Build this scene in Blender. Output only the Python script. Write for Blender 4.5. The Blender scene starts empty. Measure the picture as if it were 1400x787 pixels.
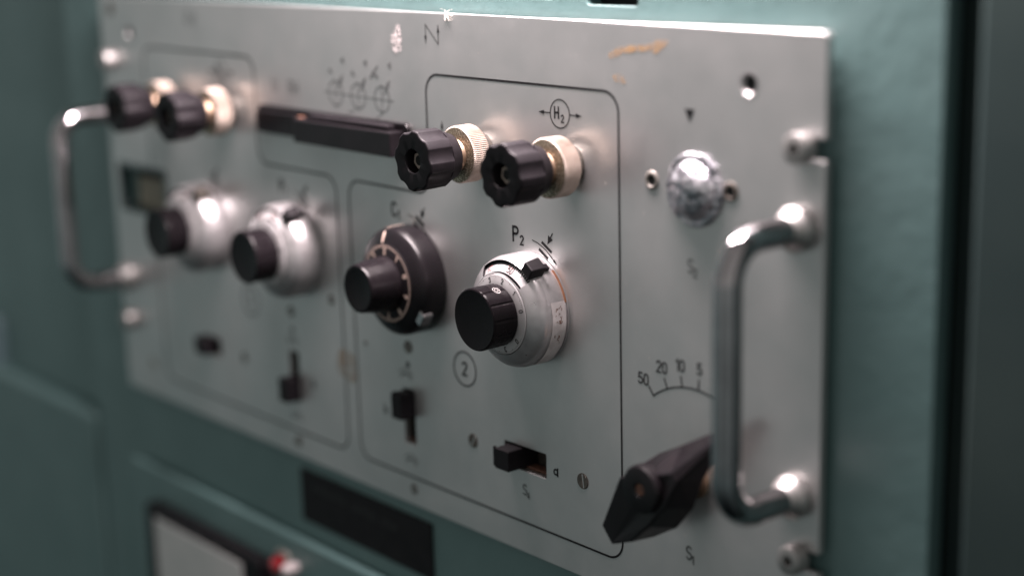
import bpy, bmesh, math, random
from mathutils import Matrix, Vector
random.seed(7)
sc = bpy.context.scene
MM = 0.001
# Panel coordinates in millimetres: u to the right, v up, z out of the panel towards the viewer.
def W(u, v, z=0.0): return Vector((u*MM, -z*MM, v*MM))

# ------------------------------------------------------------------ camera
cam = bpy.data.cameras.new('camera'); camo = bpy.data.objects.new('camera', cam); sc.collection.objects.link(camo)
cx = (0.64713397, -0.02532399, -0.76195559); cy = (0.15715308, -0.97355231, 0.16582768); cz = (-0.74600304, -0.22705639, -0.62603902)
X = Vector((cx[0], -cx[2], cx[1])).normalized(); Zb = -Vector((cz[0], -cz[2], cz[1])).normalized(); Y = Zb.cross(X).normalized(); X = Y.cross(Zb)
M = Matrix((X, Y, Zb)).transposed().to_4x4(); M.translation = W(797.1435, 249.4850, 390.9866)
camo.matrix_world = M
cam.sensor_fit = 'HORIZONTAL'; cam.sensor_width = 36.0; cam.lens = 56.87
cam.clip_start = 0.01; cam.clip_end = 20.0
cam.dof.use_dof = True; cam.dof.focus_distance = 0.606; cam.dof.aperture_fstop = 3.0
sc.camera = camo
sc.render.resolution_x = 1024; sc.render.resolution_y = 575
sc.view_settings.view_transform = 'Standard'; sc.view_settings.look = 'None'
sc.view_settings.exposure = 0.0; sc.view_settings.gamma = 1.0

# ------------------------------------------------------------------ world (the dim room) and lamp
world = bpy.data.worlds.new('World'); sc.world = world; world.use_nodes = True
nt = world.node_tree; nt.nodes.clear()
out = nt.nodes.new('ShaderNodeOutputWorld'); bg = nt.nodes.new('ShaderNodeBackground')
tc = nt.nodes.new('ShaderNodeTexCoord'); sep = nt.nodes.new('ShaderNodeSeparateXYZ')
mr = nt.nodes.new('ShaderNodeMapRange'); mr.inputs[1].default_value = -0.9; mr.inputs[2].default_value = 0.9
cr = nt.nodes.new('ShaderNodeValToRGB'); e = cr.color_ramp.elements
e[0].position = 0.0; e[0].color = (0.006, 0.009, 0.010, 1); e[1].position = 1.0; e[1].color = (0.22, 0.23, 0.23, 1)
m = e.new(0.50); m.color = (0.365, 0.400, 0.392, 1); m = e.new(0.40); m.color = (0.225, 0.272, 0.272, 1); m = e.new(0.28); m.color = (0.085, 0.122, 0.125, 1)
nz = nt.nodes.new('ShaderNodeTexNoise'); nz.inputs['Scale'].default_value = 2.6; nz.inputs['Detail'].default_value = 2.0
mx = nt.nodes.new('ShaderNodeMath'); mx.operation = 'MULTIPLY_ADD'; mx.inputs[1].default_value = 3.6; mx.inputs[2].default_value = -0.80
mapn = nt.nodes.new('ShaderNodeMapping'); mapn.inputs['Scale'].default_value = (1, 1, .35)
mxx = nt.nodes.new('ShaderNodeMath'); mxx.operation = 'MAXIMUM'; mxx.inputs[1].default_value = 0.15
nt.links.new(tc.outputs['Generated'], sep.inputs[0]); nt.links.new(sep.outputs['Z'], mr.inputs[0]); nt.links.new(mr.outputs[0], cr.inputs[0])
nt.links.new(tc.outputs['Generated'], mapn.inputs[0]); nt.links.new(mapn.outputs[0], nz.inputs['Vector']); nt.links.new(nz.outputs[0], mx.inputs[0])
mh = nt.nodes.new('ShaderNodeMapRange'); mh.inputs[1].default_value = -0.95; mh.inputs[2].default_value = -0.45
ch = nt.nodes.new('ShaderNodeValToRGB'); ch.color_ramp.elements[0].color = (0.92, 1.0, 1.0, 1); ch.color_ramp.elements[1].color = (1.08, 0.955, 0.935, 1)
mm = nt.nodes.new('ShaderNodeMix'); mm.data_type = 'RGBA'; mm.blend_type = 'MULTIPLY'; mm.inputs[0].default_value = 1.0
nt.links.new(sep.outputs['X'], mh.inputs[0]); nt.links.new(mh.outputs[0], ch.inputs[0])
nt.links.new(cr.outputs[0], mm.inputs[6]); nt.links.new(ch.outputs[0], mm.inputs[7]); nt.links.new(mm.outputs[2], bg.inputs[0]); nt.links.new(mx.outputs[0], mxx.inputs[0]); nt.links.new(mxx.outputs[0], bg.inputs[1]); nt.links.new(bg.outputs[0], out.inputs[0])

def area(name, loc, target, sx, sy, power, col):
    l = bpy.data.lights.new(name, 'AREA'); l.shape = 'RECTANGLE'; l.size = sx; l.size_y = sy; l.energy = power; l.color = col
    o = bpy.data.objects.new(name, l); sc.collection.objects.link(o); o.location = loc
    return o      # points straight down, long side along the panel
area('overhead_lamp', W(325, 402, 26), W(325, 100, 26), 0.30, 0.050, 8.0, (1.0, 0.85, 0.86))

# ------------------------------------------------------------------ materials
def new_mat(name, col, rough=0.5, metal=0.0, spec=0.5, coat=0.0, coat_rough=0.1):
    m = bpy.data.materials.new(name); m.use_nodes = True
    b = m.node_tree.nodes['Principled BSDF']
    b.inputs['Base Color'].default_value = (*col, 1); b.inputs['Roughness'].default_value = rough
    b.inputs['Metallic'].default_value = metal; b.inputs['Specular IOR Level'].default_value = spec
    b.inputs['Coat Weight'].default_value = coat; b.inputs['Coat Roughness'].default_value = coat_rough
    return m
def N(m, t): return m.node_tree.nodes.new(t)
def Lk(m, a, b): m.node_tree.links.new(a, b)
def obj_noise(m, scale, detail=3.0, rough=0.6, stretch=None):
    t = N(m, 'ShaderNodeTexCoord'); n = N(m, 'ShaderNodeTexNoise')
    n.inputs['Scale'].default_value = scale; n.inputs['Detail'].default_value = detail; n.inputs['Roughness'].default_value = rough
    if stretch:
        mp = N(m, 'ShaderNodeMapping'); mp.inputs['Scale'].default_value = stretch
        Lk(m, t.outputs['Object'], mp.inputs[0]); Lk(m, mp.outputs[0], n.inputs['Vector'])
    else: Lk(m, t.outputs['Object'], n.inputs['Vector'])
    return n.outputs[0]
def ramp(m, src, stops):
    r = N(m, 'ShaderNodeValToRGB'); e = r.color_ramp.elements
    while len(e) < len(stops): e.new(0.5)
    for el, (p, c) in zip(e, stops): el.position = p; el.color = (*c, 1) if len(c) == 3 else c
    Lk(m, src, r.inputs[0]); return r.outputs[0]
def bsdf(m): return m.node_tree.nodes['Principled BSDF']
def add_bump(m, src, strength, dist):
    b = N(m, 'ShaderNodeBump'); b.inputs['Strength'].default_value = strength; b.inputs['Distance'].default_value = dist
    Lk(m, src, b.inputs['Height']); Lk(m, b.outputs[0], bsdf(m).inputs['Normal'])
def vary(m, c0, c1, scale, r0=None, r1=None, lo=.35, hi=.65, stretch=None):
    n = obj_noise(m, scale, 4.0, 0.6, stretch)
    Lk(m, ramp(m, n, [(lo, c0), (hi, c1)]), bsdf(m).inputs['Base Color'])
    if r0 is not None:
        Lk(m, ramp(m, obj_noise(m, scale*1.7, 4.0), [(.3, (r0,)*3), (.7, (r1,)*3)]), bsdf(m).inputs['Roughness'])

panel_mat = new_mat('satin_grey_aluminium', (0.30, 0.315, 0.31), 0.36, 0.78, 0.5)
vary(panel_mat, (0.515, 0.52, 0.515), (0.575, 0.575, 0.57), 26, 0.29, 0.43)
add_bump(panel_mat, obj_noise(panel_mat, 1500, 2.0), 0.05, 0.0002)
edge_mat = panel_mat
teal = new_mat('teal_hammered_paint', (0.09, 0.15, 0.145), 0.42, 0.0, 0.75)
vary(teal, (0.086, 0.158, 0.156), (0.102, 0.178, 0.175), 18, 0.40, 0.52)
add_bump(teal, obj_noise(teal, 52, 4.0), 0.17, 0.003)
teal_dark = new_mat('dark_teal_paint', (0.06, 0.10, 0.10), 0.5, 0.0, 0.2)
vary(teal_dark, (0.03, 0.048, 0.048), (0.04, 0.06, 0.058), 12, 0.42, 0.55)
pale = new_mat('blue_grey_paint', (0.14, 0.20, 0.23), 0.5)
vary(pale, (0.09, 0.14, 0.16), (0.11, 0.165, 0.18), 10)
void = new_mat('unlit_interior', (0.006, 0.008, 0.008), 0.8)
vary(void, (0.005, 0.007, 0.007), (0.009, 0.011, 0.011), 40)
black = new_mat('black_phenolic_plastic', (0.012, 0.011, 0.013), 0.42, 0.0, 0.14)
vary(black, (0.0085, 0.0072, 0.0086), (0.0135, 0.0114, 0.0136), 90, 0.42, 0.54)
add_bump(black, obj_noise(black, 900, 3.0), 0.10, 0.0003)
black_gloss = new_mat('glossy_black_plastic', (0.010, 0.009, 0.011), 0.26, 0.0, 0.13)
vary(black_gloss, (0.007, 0.0056, 0.0068), (0.010, 0.0082, 0.0096), 90, 0.18, 0.32)
black_dial = new_mat('black_bakelite', (0.006, 0.005, 0.006), 0.30, 0.0, 0.28)
vary(black_dial, (0.0055, 0.0045, 0.0055), (0.009, 0.0072, 0.0088), 70, 0.26, 0.38)
ink = new_mat('black_printing_ink', (0.008, 0.008, 0.009), 0.6, 0.0, 0.2)
vary(ink, (0.005, 0.005, 0.006), (0.016, 0.016, 0.017), 700)
faded = new_mat('worn_printing_ink', (0.06, 0.065, 0.066), 0.5)
vary(faded, (0.045, 0.05, 0.05), (0.13, 0.135, 0.135), 500)
redink = new_mat('red_printing_ink', (0.30, 0.04, 0.04), 0.5); vary(redink, (0.26, 0.04, 0.04), (0.40, 0.10, 0.08), 600)
cream = new_mat('cream_marking_paint', (0.62, 0.42, 0.34), 0.5); vary(cream, (0.70, 0.50, 0.42), (0.88, 0.70, 0.60), 500)
silver = new_mat('satin_chrome_dial', (0.66, 0.65, 0.66), 0.34, 0.72, 0.5)
vary(silver, (0.42, 0.405, 0.41), (0.56, 0.545, 0.55), 110, 0.27, 0.40)
add_bump(silver, obj_noise(silver, 500, 3.0), 0.08, 0.0002)
whitering = new_mat('white_enamelled_ring', (0.62, 0.61, 0.62), 0.4, 0.25)
vary(whitering, (0.42, 0.405, 0.405), (0.50, 0.49, 0.495), 160, 0.36, 0.50, .3, .6)
grime = new_mat('brown_grime', (0.10, 0.05, 0.03), 0.7); vary(grime, (0.08, 0.04, 0.03), (0.18, 0.08, 0.05), 500)
copper = new_mat('copper_ring', (0.75, 0.36, 0.22), 0.30, 1.0); vary(copper, (0.62, 0.28, 0.17), (0.82, 0.42, 0.27), 200, 0.25, 0.4)
brass = new_mat('nickelled_brass', (0.78, 0.60, 0.44), 0.30, 1.0)
vary(brass, (0.34, 0.24, 0.17), (0.46, 0.34, 0.25), 140, 0.44, 0.56)
brass_rim = new_mat('bright_knurled_brass', (0.70, 0.56, 0.46), 0.5, 0.55)
vary(brass_rim, (0.33, 0.272, 0.232), (0.42, 0.352, 0.305), 200, 0.46, 0.58)
brass_face = new_mat('speckled_tarnished_brass', (0.35, 0.30, 0.22), 0.5, 0.8)
n = obj_noise(brass_face, 1500, 3.0, 0.7)
Lk(brass_face, ramp(brass_face, n, [(.35, (0.16, 0.135, 0.10)), (.57, (0.34, 0.28, 0.20)), (.62, (0.95, 0.86, 0.72))]), bsdf(brass_face).inputs['Base Color'])
Lk(brass_face, ramp(brass_face, n, [(.4, (.55,)*3), (.7, (.22,)*3)]), bsdf(brass_face).inputs['Roughness'])
add_bump(brass_face, n, 0.5, 0.0004)
chrome = new_mat('polished_chrome', (0.62, 0.61, 0.62), 0.10, 1.0)
vary(chrome, (0.36, 0.345, 0.355), (0.44, 0.425, 0.435), 110, 0.04, 0.11)
collar_mat = new_mat('satin_nickel', (0.55, 0.53, 0.52), 0.35, 0.9); vary(collar_mat, (0.34, 0.33, 0.32), (0.46, 0.45, 0.44), 150, 0.40, 0.54)
steel = new_mat('dull_steel', (0.42, 0.40, 0.37), 0.42, 0.9); vary(steel, (0.30, 0.28, 0.25), (0.46, 0.43, 0.40), 400, 0.35, 0.5)
dksteel = new_mat('blackened_steel', (0.10, 0.095, 0.085), 0.45, 0.7); vary(dksteel, (0.07, 0.066, 0.06), (0.16, 0.14, 0.12), 500, 0.4, 0.55)
lead = new_mat('crumpled_silver_metal', (0.74, 0.74, 0.77), 0.24, 0.9)
vary(lead, (0.34, 0.34, 0.38), (0.60, 0.60, 0.63), 160, 0.24, 0.42)
add_bump(lead, obj_noise(lead, 230, 1.5), 1.0, 0.0024)
beige = new_mat('beige_card', (0.24, 0.23, 0.18), 0.6); vary(beige, (0.18, 0.18, 0.14), (0.28, 0.26, 0.20), 80)
facewhite = new_mat('pale_meter_card', (0.42, 0.44, 0.43), 0.35); vary(facewhite, (0.46, 0.48, 0.47), (0.54, 0.54, 0.53), 30)
paper = new_mat('worn_white_paper', (0.62, 0.58, 0.58), 0.6); vary(paper, (0.40, 0.375, 0.37), (0.52, 0.495, 0.49), 260)
red = new_mat('red_plastic_lens', (0.35, 0.004, 0.01), 0.15, 0.0, 0.5, 1.0, 0.05); vary(red, (0.16, 0.002, 0.006), (0.24, 0.004, 0.010), 80)
pinkw = new_mat('painted_lamp_highlight', (0.72, 0.66, 0.66), 0.25); vary(pinkw, (0.50, 0.44, 0.44), (0.58, 0.52, 0.52), 80)  # pale colour that paints the highlight of the red lamp
faint = new_mat('faint_grey_lettering', (0.028, 0.030, 0.030), 0.5); vary(faint, (0.024, 0.026, 0.026), (0.036, 0.038, 0.038), 300)
fibre = new_mat('white_lint', (0.8, 0.76, 0.70), 0.8); vary(fibre, (0.7, 0.66, 0.60), (0.85, 0.8, 0.75), 300)
def patch_mat(name, c0, c1, alpha, scale, rough=.5, metal=0.0):
    m = new_mat(name, c0, rough, metal); vary(m, c0, c1, scale)
    n = obj_noise(m, scale, 4.0)
    Lk(m, ramp(m, n, [(.36, (0.0,)*3), (.60, (alpha,)*3)]), bsdf(m).inputs['Alpha']); return m
orange = patch_mat('orange_paint_smear', (0.42, 0.25, 0.11), (0.46, 0.29, 0.14), 0.6, 220)
stainm = patch_mat('brown_varnish_stain', (0.25, 0.185, 0.12), (0.30, 0.225, 0.15), 0.5, 140)
scratchm = new_mat('bright_scratch', (0.55, 0.55, 0.55), 0.3, 0.7); vary(scratchm, (0.5, 0.5, 0.5), (0.7, 0.7, 0.7), 300)
smudgem = patch_mat('dull_grease', (0.22, 0.20, 0.16), (0.28, 0.255, 0.21), 0.13, 90, .6)
scuffm = patch_mat('bright_bare_metal_scuff', (0.75, 0.68, 0.67), (0.85, 0.78, 0.77), 0.9, 650, 0.5, 0.2)
add_bump(scuffm, obj_noise(scuffm, 700, 3.0), 0.8, 0.0015)

# ------------------------------------------------------------------ geometry helpers (all in mm)
INKW = 1.22
class G:
    def __init__(s): s.v = []; s.f = []; s.m = []
    def add(s, vs, fs, mi=0):
        o = len(s.v); s.v += vs; s.f += [tuple(i+o for i in f) for f in fs]; s.m += [mi]*len(fs); return s
    def box(s, u0, u1, v0, v1, z0, z1, mi=0):
        vs = [(u, v, z) for z in (z0, z1) for v in (v0, v1) for u in (u0, u1)]
        return s.add(vs, [(0,2,3,1),(4,5,7,6),(0,1,5,4),(2,6,7,3),(0,4,6,2),(1,3,7,5)], mi)
    def prism(s, poly, z0, z1, mi=0, top=None):
        n = len(poly); t = top or poly
        z1l = z1 if isinstance(z1, (list, tuple)) else [z1]*n
        vs = [(x, y, z0) for x, y in poly] + [(x, y, z) for (x, y), z in zip(t, z1l)]
        return s.add(vs, [tuple(reversed(range(n))), tuple(range(n, 2*n))] + [(i, (i+1) % n, n+(i+1) % n, n+i) for i in range(n)], mi)
    def lathe(s, prof, seg=96, rf=None, skip=None, mi=0, c=(0, 0), close=False):
        n = len(prof); vs = []
        for k in range(seg):
            a = 2*math.pi*k/seg
            for i, (r, z) in enumerate(prof):
                q = r*(rf(a, i, z) if rf else 1.0); vs.append((c[0]+q*math.cos(a), c[1]+q*math.sin(a), z))
        fs = []
        for k in range(seg):
            k2 = (k+1) % seg
            for i in range(n-1):
                if skip and skip(2*math.pi*(k+.5)/seg, i): continue
                a, b, c2, d = k*n+i, k2*n+i, k2*n+i+1, k*n+i+1
                fs.append((a, b, c2, d))
        return s.add(vs, fs, mi)
    def disc(s, r, z, seg=48, c=(0, 0), mi=0):
        return s.add([(c[0]+r*math.cos(2*math.pi*k/seg), c[1]+r*math.sin(2*math.pi*k/seg), z) for k in range(seg)], [tuple(range(seg))], mi)
    def ribbon(s, pts, w, z=0.08, closed=False, mi=0):
        n = len(pts); w = w*INKW
        if n < 2: return s
        P = [Vector(p[:2]) for p in pts]; vs = []
        for i in range(n):
            if closed: a, b = P[i-1], P[(i+1) % n]
            else: a, b = P[max(i-1, 0)], P[min(i+1, n-1)]
            d1 = (P[i]-a); d2 = (b-P[i])
            if d1.length < 1e-9: d1 = d2
            if d2.length < 1e-9: d2 = d1
            d1.normalize(); d2.normalize(); t = (d1+d2)
            if t.length < 1e-6: t = d1
            t.normalize(); nn = Vector((-t.y, t.x)); k = min(1.0/max(abs(nn.dot(Vector((-d1.y, d1.x)))), .5), 2)
            ext = Vector((0, 0))
            if not closed and i == 0: ext = -d2*w*.35
            if not closed and i == n-1: ext = d1*w*.35
            for sg in (1, -1):
                q = P[i]+ext+nn*sg*w*.5*k; vs.append((q.x, q.y, z))
        fs = [(2*i, 2*i+1, 2*((i+1) % n)+1, 2*((i+1) % n)) for i in range(n if closed else n-1)]
        return s.add(vs, fs, mi)
    def tri(s, tip, ang, ln, wd, z=0.09, mi=0):   # arrow head; ang is the direction it points
        c, n = math.cos(ang), math.sin(ang); bx, by = tip[0]-c*ln, tip[1]-n*ln
        return s.add([(tip[0], tip[1], z), (bx-n*wd/2, by+c*wd/2, z), (bx+n*wd/2, by-c*wd/2, z)], [(0, 1, 2)], mi)

absloc = {}
def thing(name, loc, label, cat, group=None):
    o = bpy.data.objects.new(name, None); sc.collection.objects.link(o); o.empty_display_size = 0.02
    o.location = W(*loc); absloc[o.name] = Vector(loc); o['label'] = label; o['category'] = cat
    if group: o['group'] = group
    return o
def part(name, g, mats, parent=None, loc=(0, 0, 0), smooth=False, bevel=0.0, label=None, group=None, seg=2):
    me = bpy.data.meshes.new(name)
    me.from_pydata([tuple(W(*v)) for v in g.v], [], g.f)
    mats = mats if isinstance(mats, (list, tuple)) else [mats]
    for m in mats: me.materials.append(m)
    for p, mi in zip(me.polygons, g.m): p.material_index = mi
    bm = bmesh.new(); bm.from_mesh(me)
    bmesh.ops.remove_doubles(bm, verts=bm.verts, dist=1e-7)
    if not name.startswith('printed'): bmesh.ops.recalc_face_normals(bm, faces=bm.faces)
    bm.to_mesh(me); bm.free()
    if smooth:
        me.polygons.foreach_set('use_smooth', [True]*len(me.polygons)); me.set_sharp_from_angle(angle=math.radians(20 if name == 'fluted_knob' else 32))
    o = bpy.data.objects.new(name, me); sc.collection.objects.link(o); place(o, parent, loc)
    if bevel:
        b = o.modifiers.new('bevel', 'BEVEL'); b.width = bevel*MM; b.segments = seg; b.limit_method = 'ANGLE'; b.angle_limit = math.radians(35)
    if label: o['label'] = label
    if group: o['group'] = group
    return o
def place(o, parent, loc):
    absloc[o.name] = Vector(loc)
    if parent: o.parent = parent; d = Vector(loc)-absloc[parent.name]; o.location = W(d.x, d.y, d.z)
    else: o.location = W(*loc)
def dup(o, parent, loc, label=None):
    c = o.copy(); sc.collection.objects.link(c); place(c, parent, loc)
    if label: c['label'] = label
    base = absloc[o.name]
    for ch in [x for x in list(sc.objects) if x.parent == o]:
        dup(ch, c, Vector(loc)+absloc[ch.name]-base)
    return c
def arc(cx_, cy_, r, a0, a1, n=24): return [(cx_+r*math.cos(math.radians(a0+(a1-a0)*i/n)), cy_+r*math.sin(math.radians(a0+(a1-a0)*i/n))) for i in range(n+1)]
def circle(cx_, cy_, r, n=48): return arc(cx_, cy_, r, 0, 360, n)[:-1]
def rounded(pts, r, n=8):            # corner rounding for any polygon, convex or concave
    out_ = []
    for i, p in enumerate(pts):
        p = Vector(p); a = (Vector(pts[i-1])-p).normalized(); b = (Vector(pts[(i+1) % len(pts)])-p).normalized()
        p0, p1 = p+a*r, p+b*r; c = p+(a+b)*r
        a0 = math.atan2(p0.y-c.y, p0.x-c.x); a1 = math.atan2(p1.y-c.y, p1.x-c.x); d = (a1-a0+math.pi) % (2*math.pi)-math.pi
        out_ += [(c.x+r*math.cos(a0+d*k/n), c.y+r*math.sin(a0+d*k/n)) for k in range(n+1)]
    return out_
def plate(name, outline, holes, z0, z1, bev, mats, parent, loc, label=None):   # sheet with real cut-outs
    cu = bpy.data.curves.new(name, 'CURVE'); cu.dimensions = '2D'; cu.fill_mode = 'BOTH'
    cu.extrude = (z1-z0)/2*MM-bev*MM; cu.bevel_depth = bev*MM; cu.bevel_resolution = 2; cu.offset = -bev*MM
    for pts in [outline]+holes:
        s = cu.splines.new('POLY'); s.points.add(len(pts)-1); s.use_cyclic_u = True
        for p, q in zip(s.points, pts): p.co = ((q[0]-loc[0])*MM, (q[1]-loc[1])*MM, 0, 1)
    tmp = bpy.data.objects.new('tmp', cu); sc.collection.objects.link(tmp)
    dg = bpy.context.evaluated_depsgraph_get(); me = bpy.data.meshes.new_from_object(tmp.evaluated_get(dg))
    bpy.data.objects.remove(tmp); me.name = name
    zc = (z0+z1)/2-loc[2]
    me.transform(Matrix(((1, 0, 0, 0), (0, 0, -1, -zc*MM), (0, 1, 0, 0), (0, 0, 0, 1))))
    me.materials.clear(); me.materials.append(mats)
    for p in me.polygons: p.material_index = 0; p.use_smooth = False
    o = bpy.data.objects.new(name, me); sc.collection.objects.link(o); place(o, parent, loc)
    if label: o['label'] = label
    return o

# thin drawing-office lettering: strokes in a cell 1 high
GL = {
 'P': (.52, [[(0, 0), (0, 1), (.28, 1)]+arc(.28, .76, .24, 90, -90, 10)+[(0, .52)]]),
 'H': (.50, [[(0, 0), (0, 1)], [(.5, 0), (.5, 1)], [(0, .5), (.5, .5)]]),
 '2': (.50, [arc(.25, .75, .25, 165, -20, 12)+[(0, 0), (.5, 0)]]),
 'C': (.50, [arc(.27, .73, .27, 25, 180, 10)+arc(.27, .27, .27, 180, 335, 10)]),
 '1': (.24, [[(0, .78), (.22, 1), (.22, 0)]]),
 'S': (.50, [arc(.25, .76, .24, 25, 250, 12)+arc(.25, .25, .25, 70, -155, 12)]),
 'a': (.42, [[(.42, 0), (.42, .62)], circle(.21, .31, .21, 16)+[(.42, .31)]]),
 'b': (.42, [[(0, 0), (0, 1)], circle(.21, .31, .21, 16)+[(.42, .31)]]),
 '5': (.48, [[(.46, 1), (.06, 1), (.02, .58)]+arc(.22, .33, .28, 110, -150, 14)]),
 '0': (.48, [arc(.24, .74, .24, 0, 180, 8)+arc(.24, .26, .24, 180, 360, 8)+[(.48, .74)]]),
 '3': (.48, [arc(.23, .75, .23, 160, -80, 10)+arc(.23, .27, .26, 80, -160, 12)]),
 '4': (.50, [[(.36, 0), (.36, 1), (0, .28), (.5, .28)]]),
 '6': (.48, [[(.38, 1), (.03, .42)]+arc(.24, .27, .24, 150, -210, 18)]),
 'R': (.52, [[(0, 0), (0, 1), (.28, 1)]+arc(.28, .76, .24, 90, -90, 10)+[(0, .52)], [(.28, .52), (.52, 0)]]),
 'U': (.50, [[(0, 1), (0, .25)]+arc(.25, .25, .25, 180, 360, 10)+[(.5, 1)]]),
 '7': (.46, [[(0, 1), (.46, 1), (.14, 0)]]),
 '8': (.48, [circle(.24, .75, .2, 14)+[(.44, .75)], circle(.24, .26, .24, 16)+[(.48, .26)]]),
 '9': (.48, [[(.1, 0), (.45, .58)]+arc(.24, .73, .24, -30, 330, 18)]),
 'x': (.40, [[(0, 0), (.4, .6)], [(0, .6), (.4, 0)]]),
}
def text(g, s, x, y, h, w, gap=.22, rot=0.0, z=0.08, mi=0, mapf=None):
    cxr, sxr = math.cos(rot), math.sin(rot); px = 0
    for ch in s:
        if ch == ' ': px += .5; continue
        wd, st = GL[ch]
        for line in st:
            pts = []
            for a, b in line:
                a, b = (a+px)*h, b*h; pts.append((x+a*cxr-b*sxr, y+a*sxr+b*cxr))
            if mapf: pts = [mapf(*p) for p in pts]
            g.ribbon(pts, w, z, False, mi)
        px += wd+gap
    return px*h

# ================================================================== the setting
g = G().box(-900, 1500, -700, 900, -260, -250)
wall = part('wall', g, teal_dark, None, (0, 0, 0)); wall['kind'] = 'structure'

# ================================================================== cabinets
cab = thing('equipment_cabinet', (234, -300, -120), 'teal painted steel cabinet front that carries the grey control panel', 'cabinet', None)
slots = [rounded([(a, b), (c, b), (c, d), (a, d)], 1.5, 4) for a, c, b, d in ((326, 353, 217.6, 224), (370.5, 396.5, 216.2, 224))]
plate('front_frame', [(-53, -300), (521, -300), (521, 430), (-53, 430)], slots+[[(17, 3), (465, 3), (465, 207), (17, 207)]], -12, -5, 0.25, teal, cab, (234, 0, -5))
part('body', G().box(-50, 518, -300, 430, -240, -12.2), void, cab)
g = G().box(164.5, 268, -34.5, -8.2, 0, 1.0)
npl = part('nameplate', g, black, cab, (0, 0, -4.9), bevel=.3, label='long black nameplate with faint grey lettering')
g = G(); random.seed(3)                      # two rows of worn, unreadable lettering
for (x0, x1, y, h) in ((176, 203, -17.5, 4.2), (207, 228, -18.2, 4.2), (231, 243, -18.8, 3.6)):
    x = x0
    while x < x1:
        wdt = random.uniform(1.2, 2.2); g.ribbon([(x, y), (x, y+h*random.uniform(.7, 1))], .45, 0)
        if random.random() < .7: g.ribbon([(x, y+h*random.choice((0, .5, .7))), (x+wdt, y+h*random.choice((0, .5, .7)))], .4, 0.01)
        x += wdt+.9
part('printed_lettering', g, faint, npl, (0, 0, -3.8))

part('gap_strip', G().box(517, 540, -300, 430, -22, -18), teal_dark, cab)
rc = thing('equipment_cabinet', (720, -300, -120), 'dark grey-teal neighbouring cabinet right of the narrow black gap', 'cabinet')
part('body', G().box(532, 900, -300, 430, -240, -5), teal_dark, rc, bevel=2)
lc = thing('equipment_cabinet', (-230, -300, -120), 'shadowed teal cabinet at far left with a pale horizontal ledge', 'cabinet')
part('body', G().box(-420, -57, -31, 430, -240, -13), teal, lc, bevel=1.5)
part('lower_door', G().box(-420, -57, -300, -31.5, -240, -3), teal, lc, bevel=4.0, seg=4, label='lower teal door with a bevelled top edge')
pst = part('corner_post', G().box(-260, -202, -400, 0, -60, -4), pale, lc, bevel=5, seg=4, label='pale blue-grey upright strip')

# ---------------------------------------------------------------- lower unit
lu = thing('meter_unit', (234, -170, 0), 'lower teal panel with a black framed meter and a red lamp', 'meter panel')
part('front_plate', G().box(-4, 486, -260, -43, -3.5, 0.8), teal, lu, bevel=1.6, seg=3)
mt = part('meter', G().prism(rounded([(23, -165), (142, -165), (142, -60.5), (23, -60.5)], 3), 0, 8), black_gloss, lu, (0, 0, .55), bevel=.8, label='square meter in a thick black bezel')
part('meter_face', G().box(34.5, 124.5, -150, -66.5, 0, .5), facewhite, mt, (0, 0, 8.6))
g = G(); g.ribbon(arc(80, -160, 62, 140, 40, 40), .5, 0); g.ribbon([(80, -150), (55, -96)], .6, .05)
for i in range(21):
    a = math.radians(140-5*i); l = 5 if i % 5 == 0 else 3
    g.ribbon([(80+62*math.cos(a), -160+62*math.sin(a)), (80+(62+l)*math.cos(a), -160+(62+l)*math.sin(a))], .4, 0)
part('printed_scale', g, ink, mt, (0, 0, 9.2))
lp = part('pilot_lamp', G().lathe([(0, 0), (6, 0), (6, 2), (5, 3), (4.0, 3), (4.0, 6), (3.2, 7.2), (1.5, 7.8), (0, 8)], 40), red, lu, (152.8, -59.5, .55), smooth=True)
part('bezel', G().lathe([(6.1, 0), (7.4, 0), (7.4, 1.8), (6.6, 2.6), (6.1, 2.6)], 40), steel, lp, (152.8, -59.5, .55), smooth=True)
tg = part('lamp_highlight', G().lathe([(0, 0), (3.2, 0), (3.2, 5), (2.8, 7), (1.8, 8), (0, 8.4)], 40), pinkw, lu, (163.5, -58.5, .55), smooth=True, label='pale stub standing in for the white highlight on the red lamp')  # bright highlight of the red lamp, put in as a pale solid stub

# ================================================================== the control panel
PC = (241.3, 0, 0)
pn = thing('control_panel', PC, 'grey metal instrument panel with knobs, dials and two chrome handles', 'control panel')
sl = lambda v, s: [(482.6, v-3.4), (473.5, v-3.4), (470.8, v-2.2), (470, v), (470.8, v+2.2), (473.5, v+3.4), (482.6, v+3.4)] if s > 0 else \
                  [(0, v+3.4), (9, v+3.4), (11.8, v+2.2), (12.6, v), (11.8, v-2.2), (9, v-3.4), (0, v-3.4)]
outline = [(1, 0), (481.6, 0), (482.6, 1)]+sl(39.5, 1)+sl(175.3, 1)+[(482.6, 210.2), (481.6, 211.2), (1, 211.2), (0, 210.2)]+sl(176.5, -1)+sl(39.5, -1)+[(0, 1)]
R4 = lambda a, b, c, d, r=.5: rounded([(a, c), (b, c), (b, d), (a, d)], r, 3)
holes = [R4(324.2, 349, 34.5, 44.4), R4(257, 265, 27.6, 52), R4(167, 175, 27, 51.5), R4(84, 103, 34.8, 44.2),
         R4(9.5, 58, 101.5, 123.0, 1.5), circle(451.3, 193.7, 3.2, 32), circle(31.6, 193.4, 3.2, 32)]
plate('front_plate', outline, holes, -3, 0, .35, panel_mat, pn, PC)

def mark(g, label=None, mat=ink, name='printed_mark'):
    return part(name, g, mat, pn, PC if False else (0, 0, 0), label=label)
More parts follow.
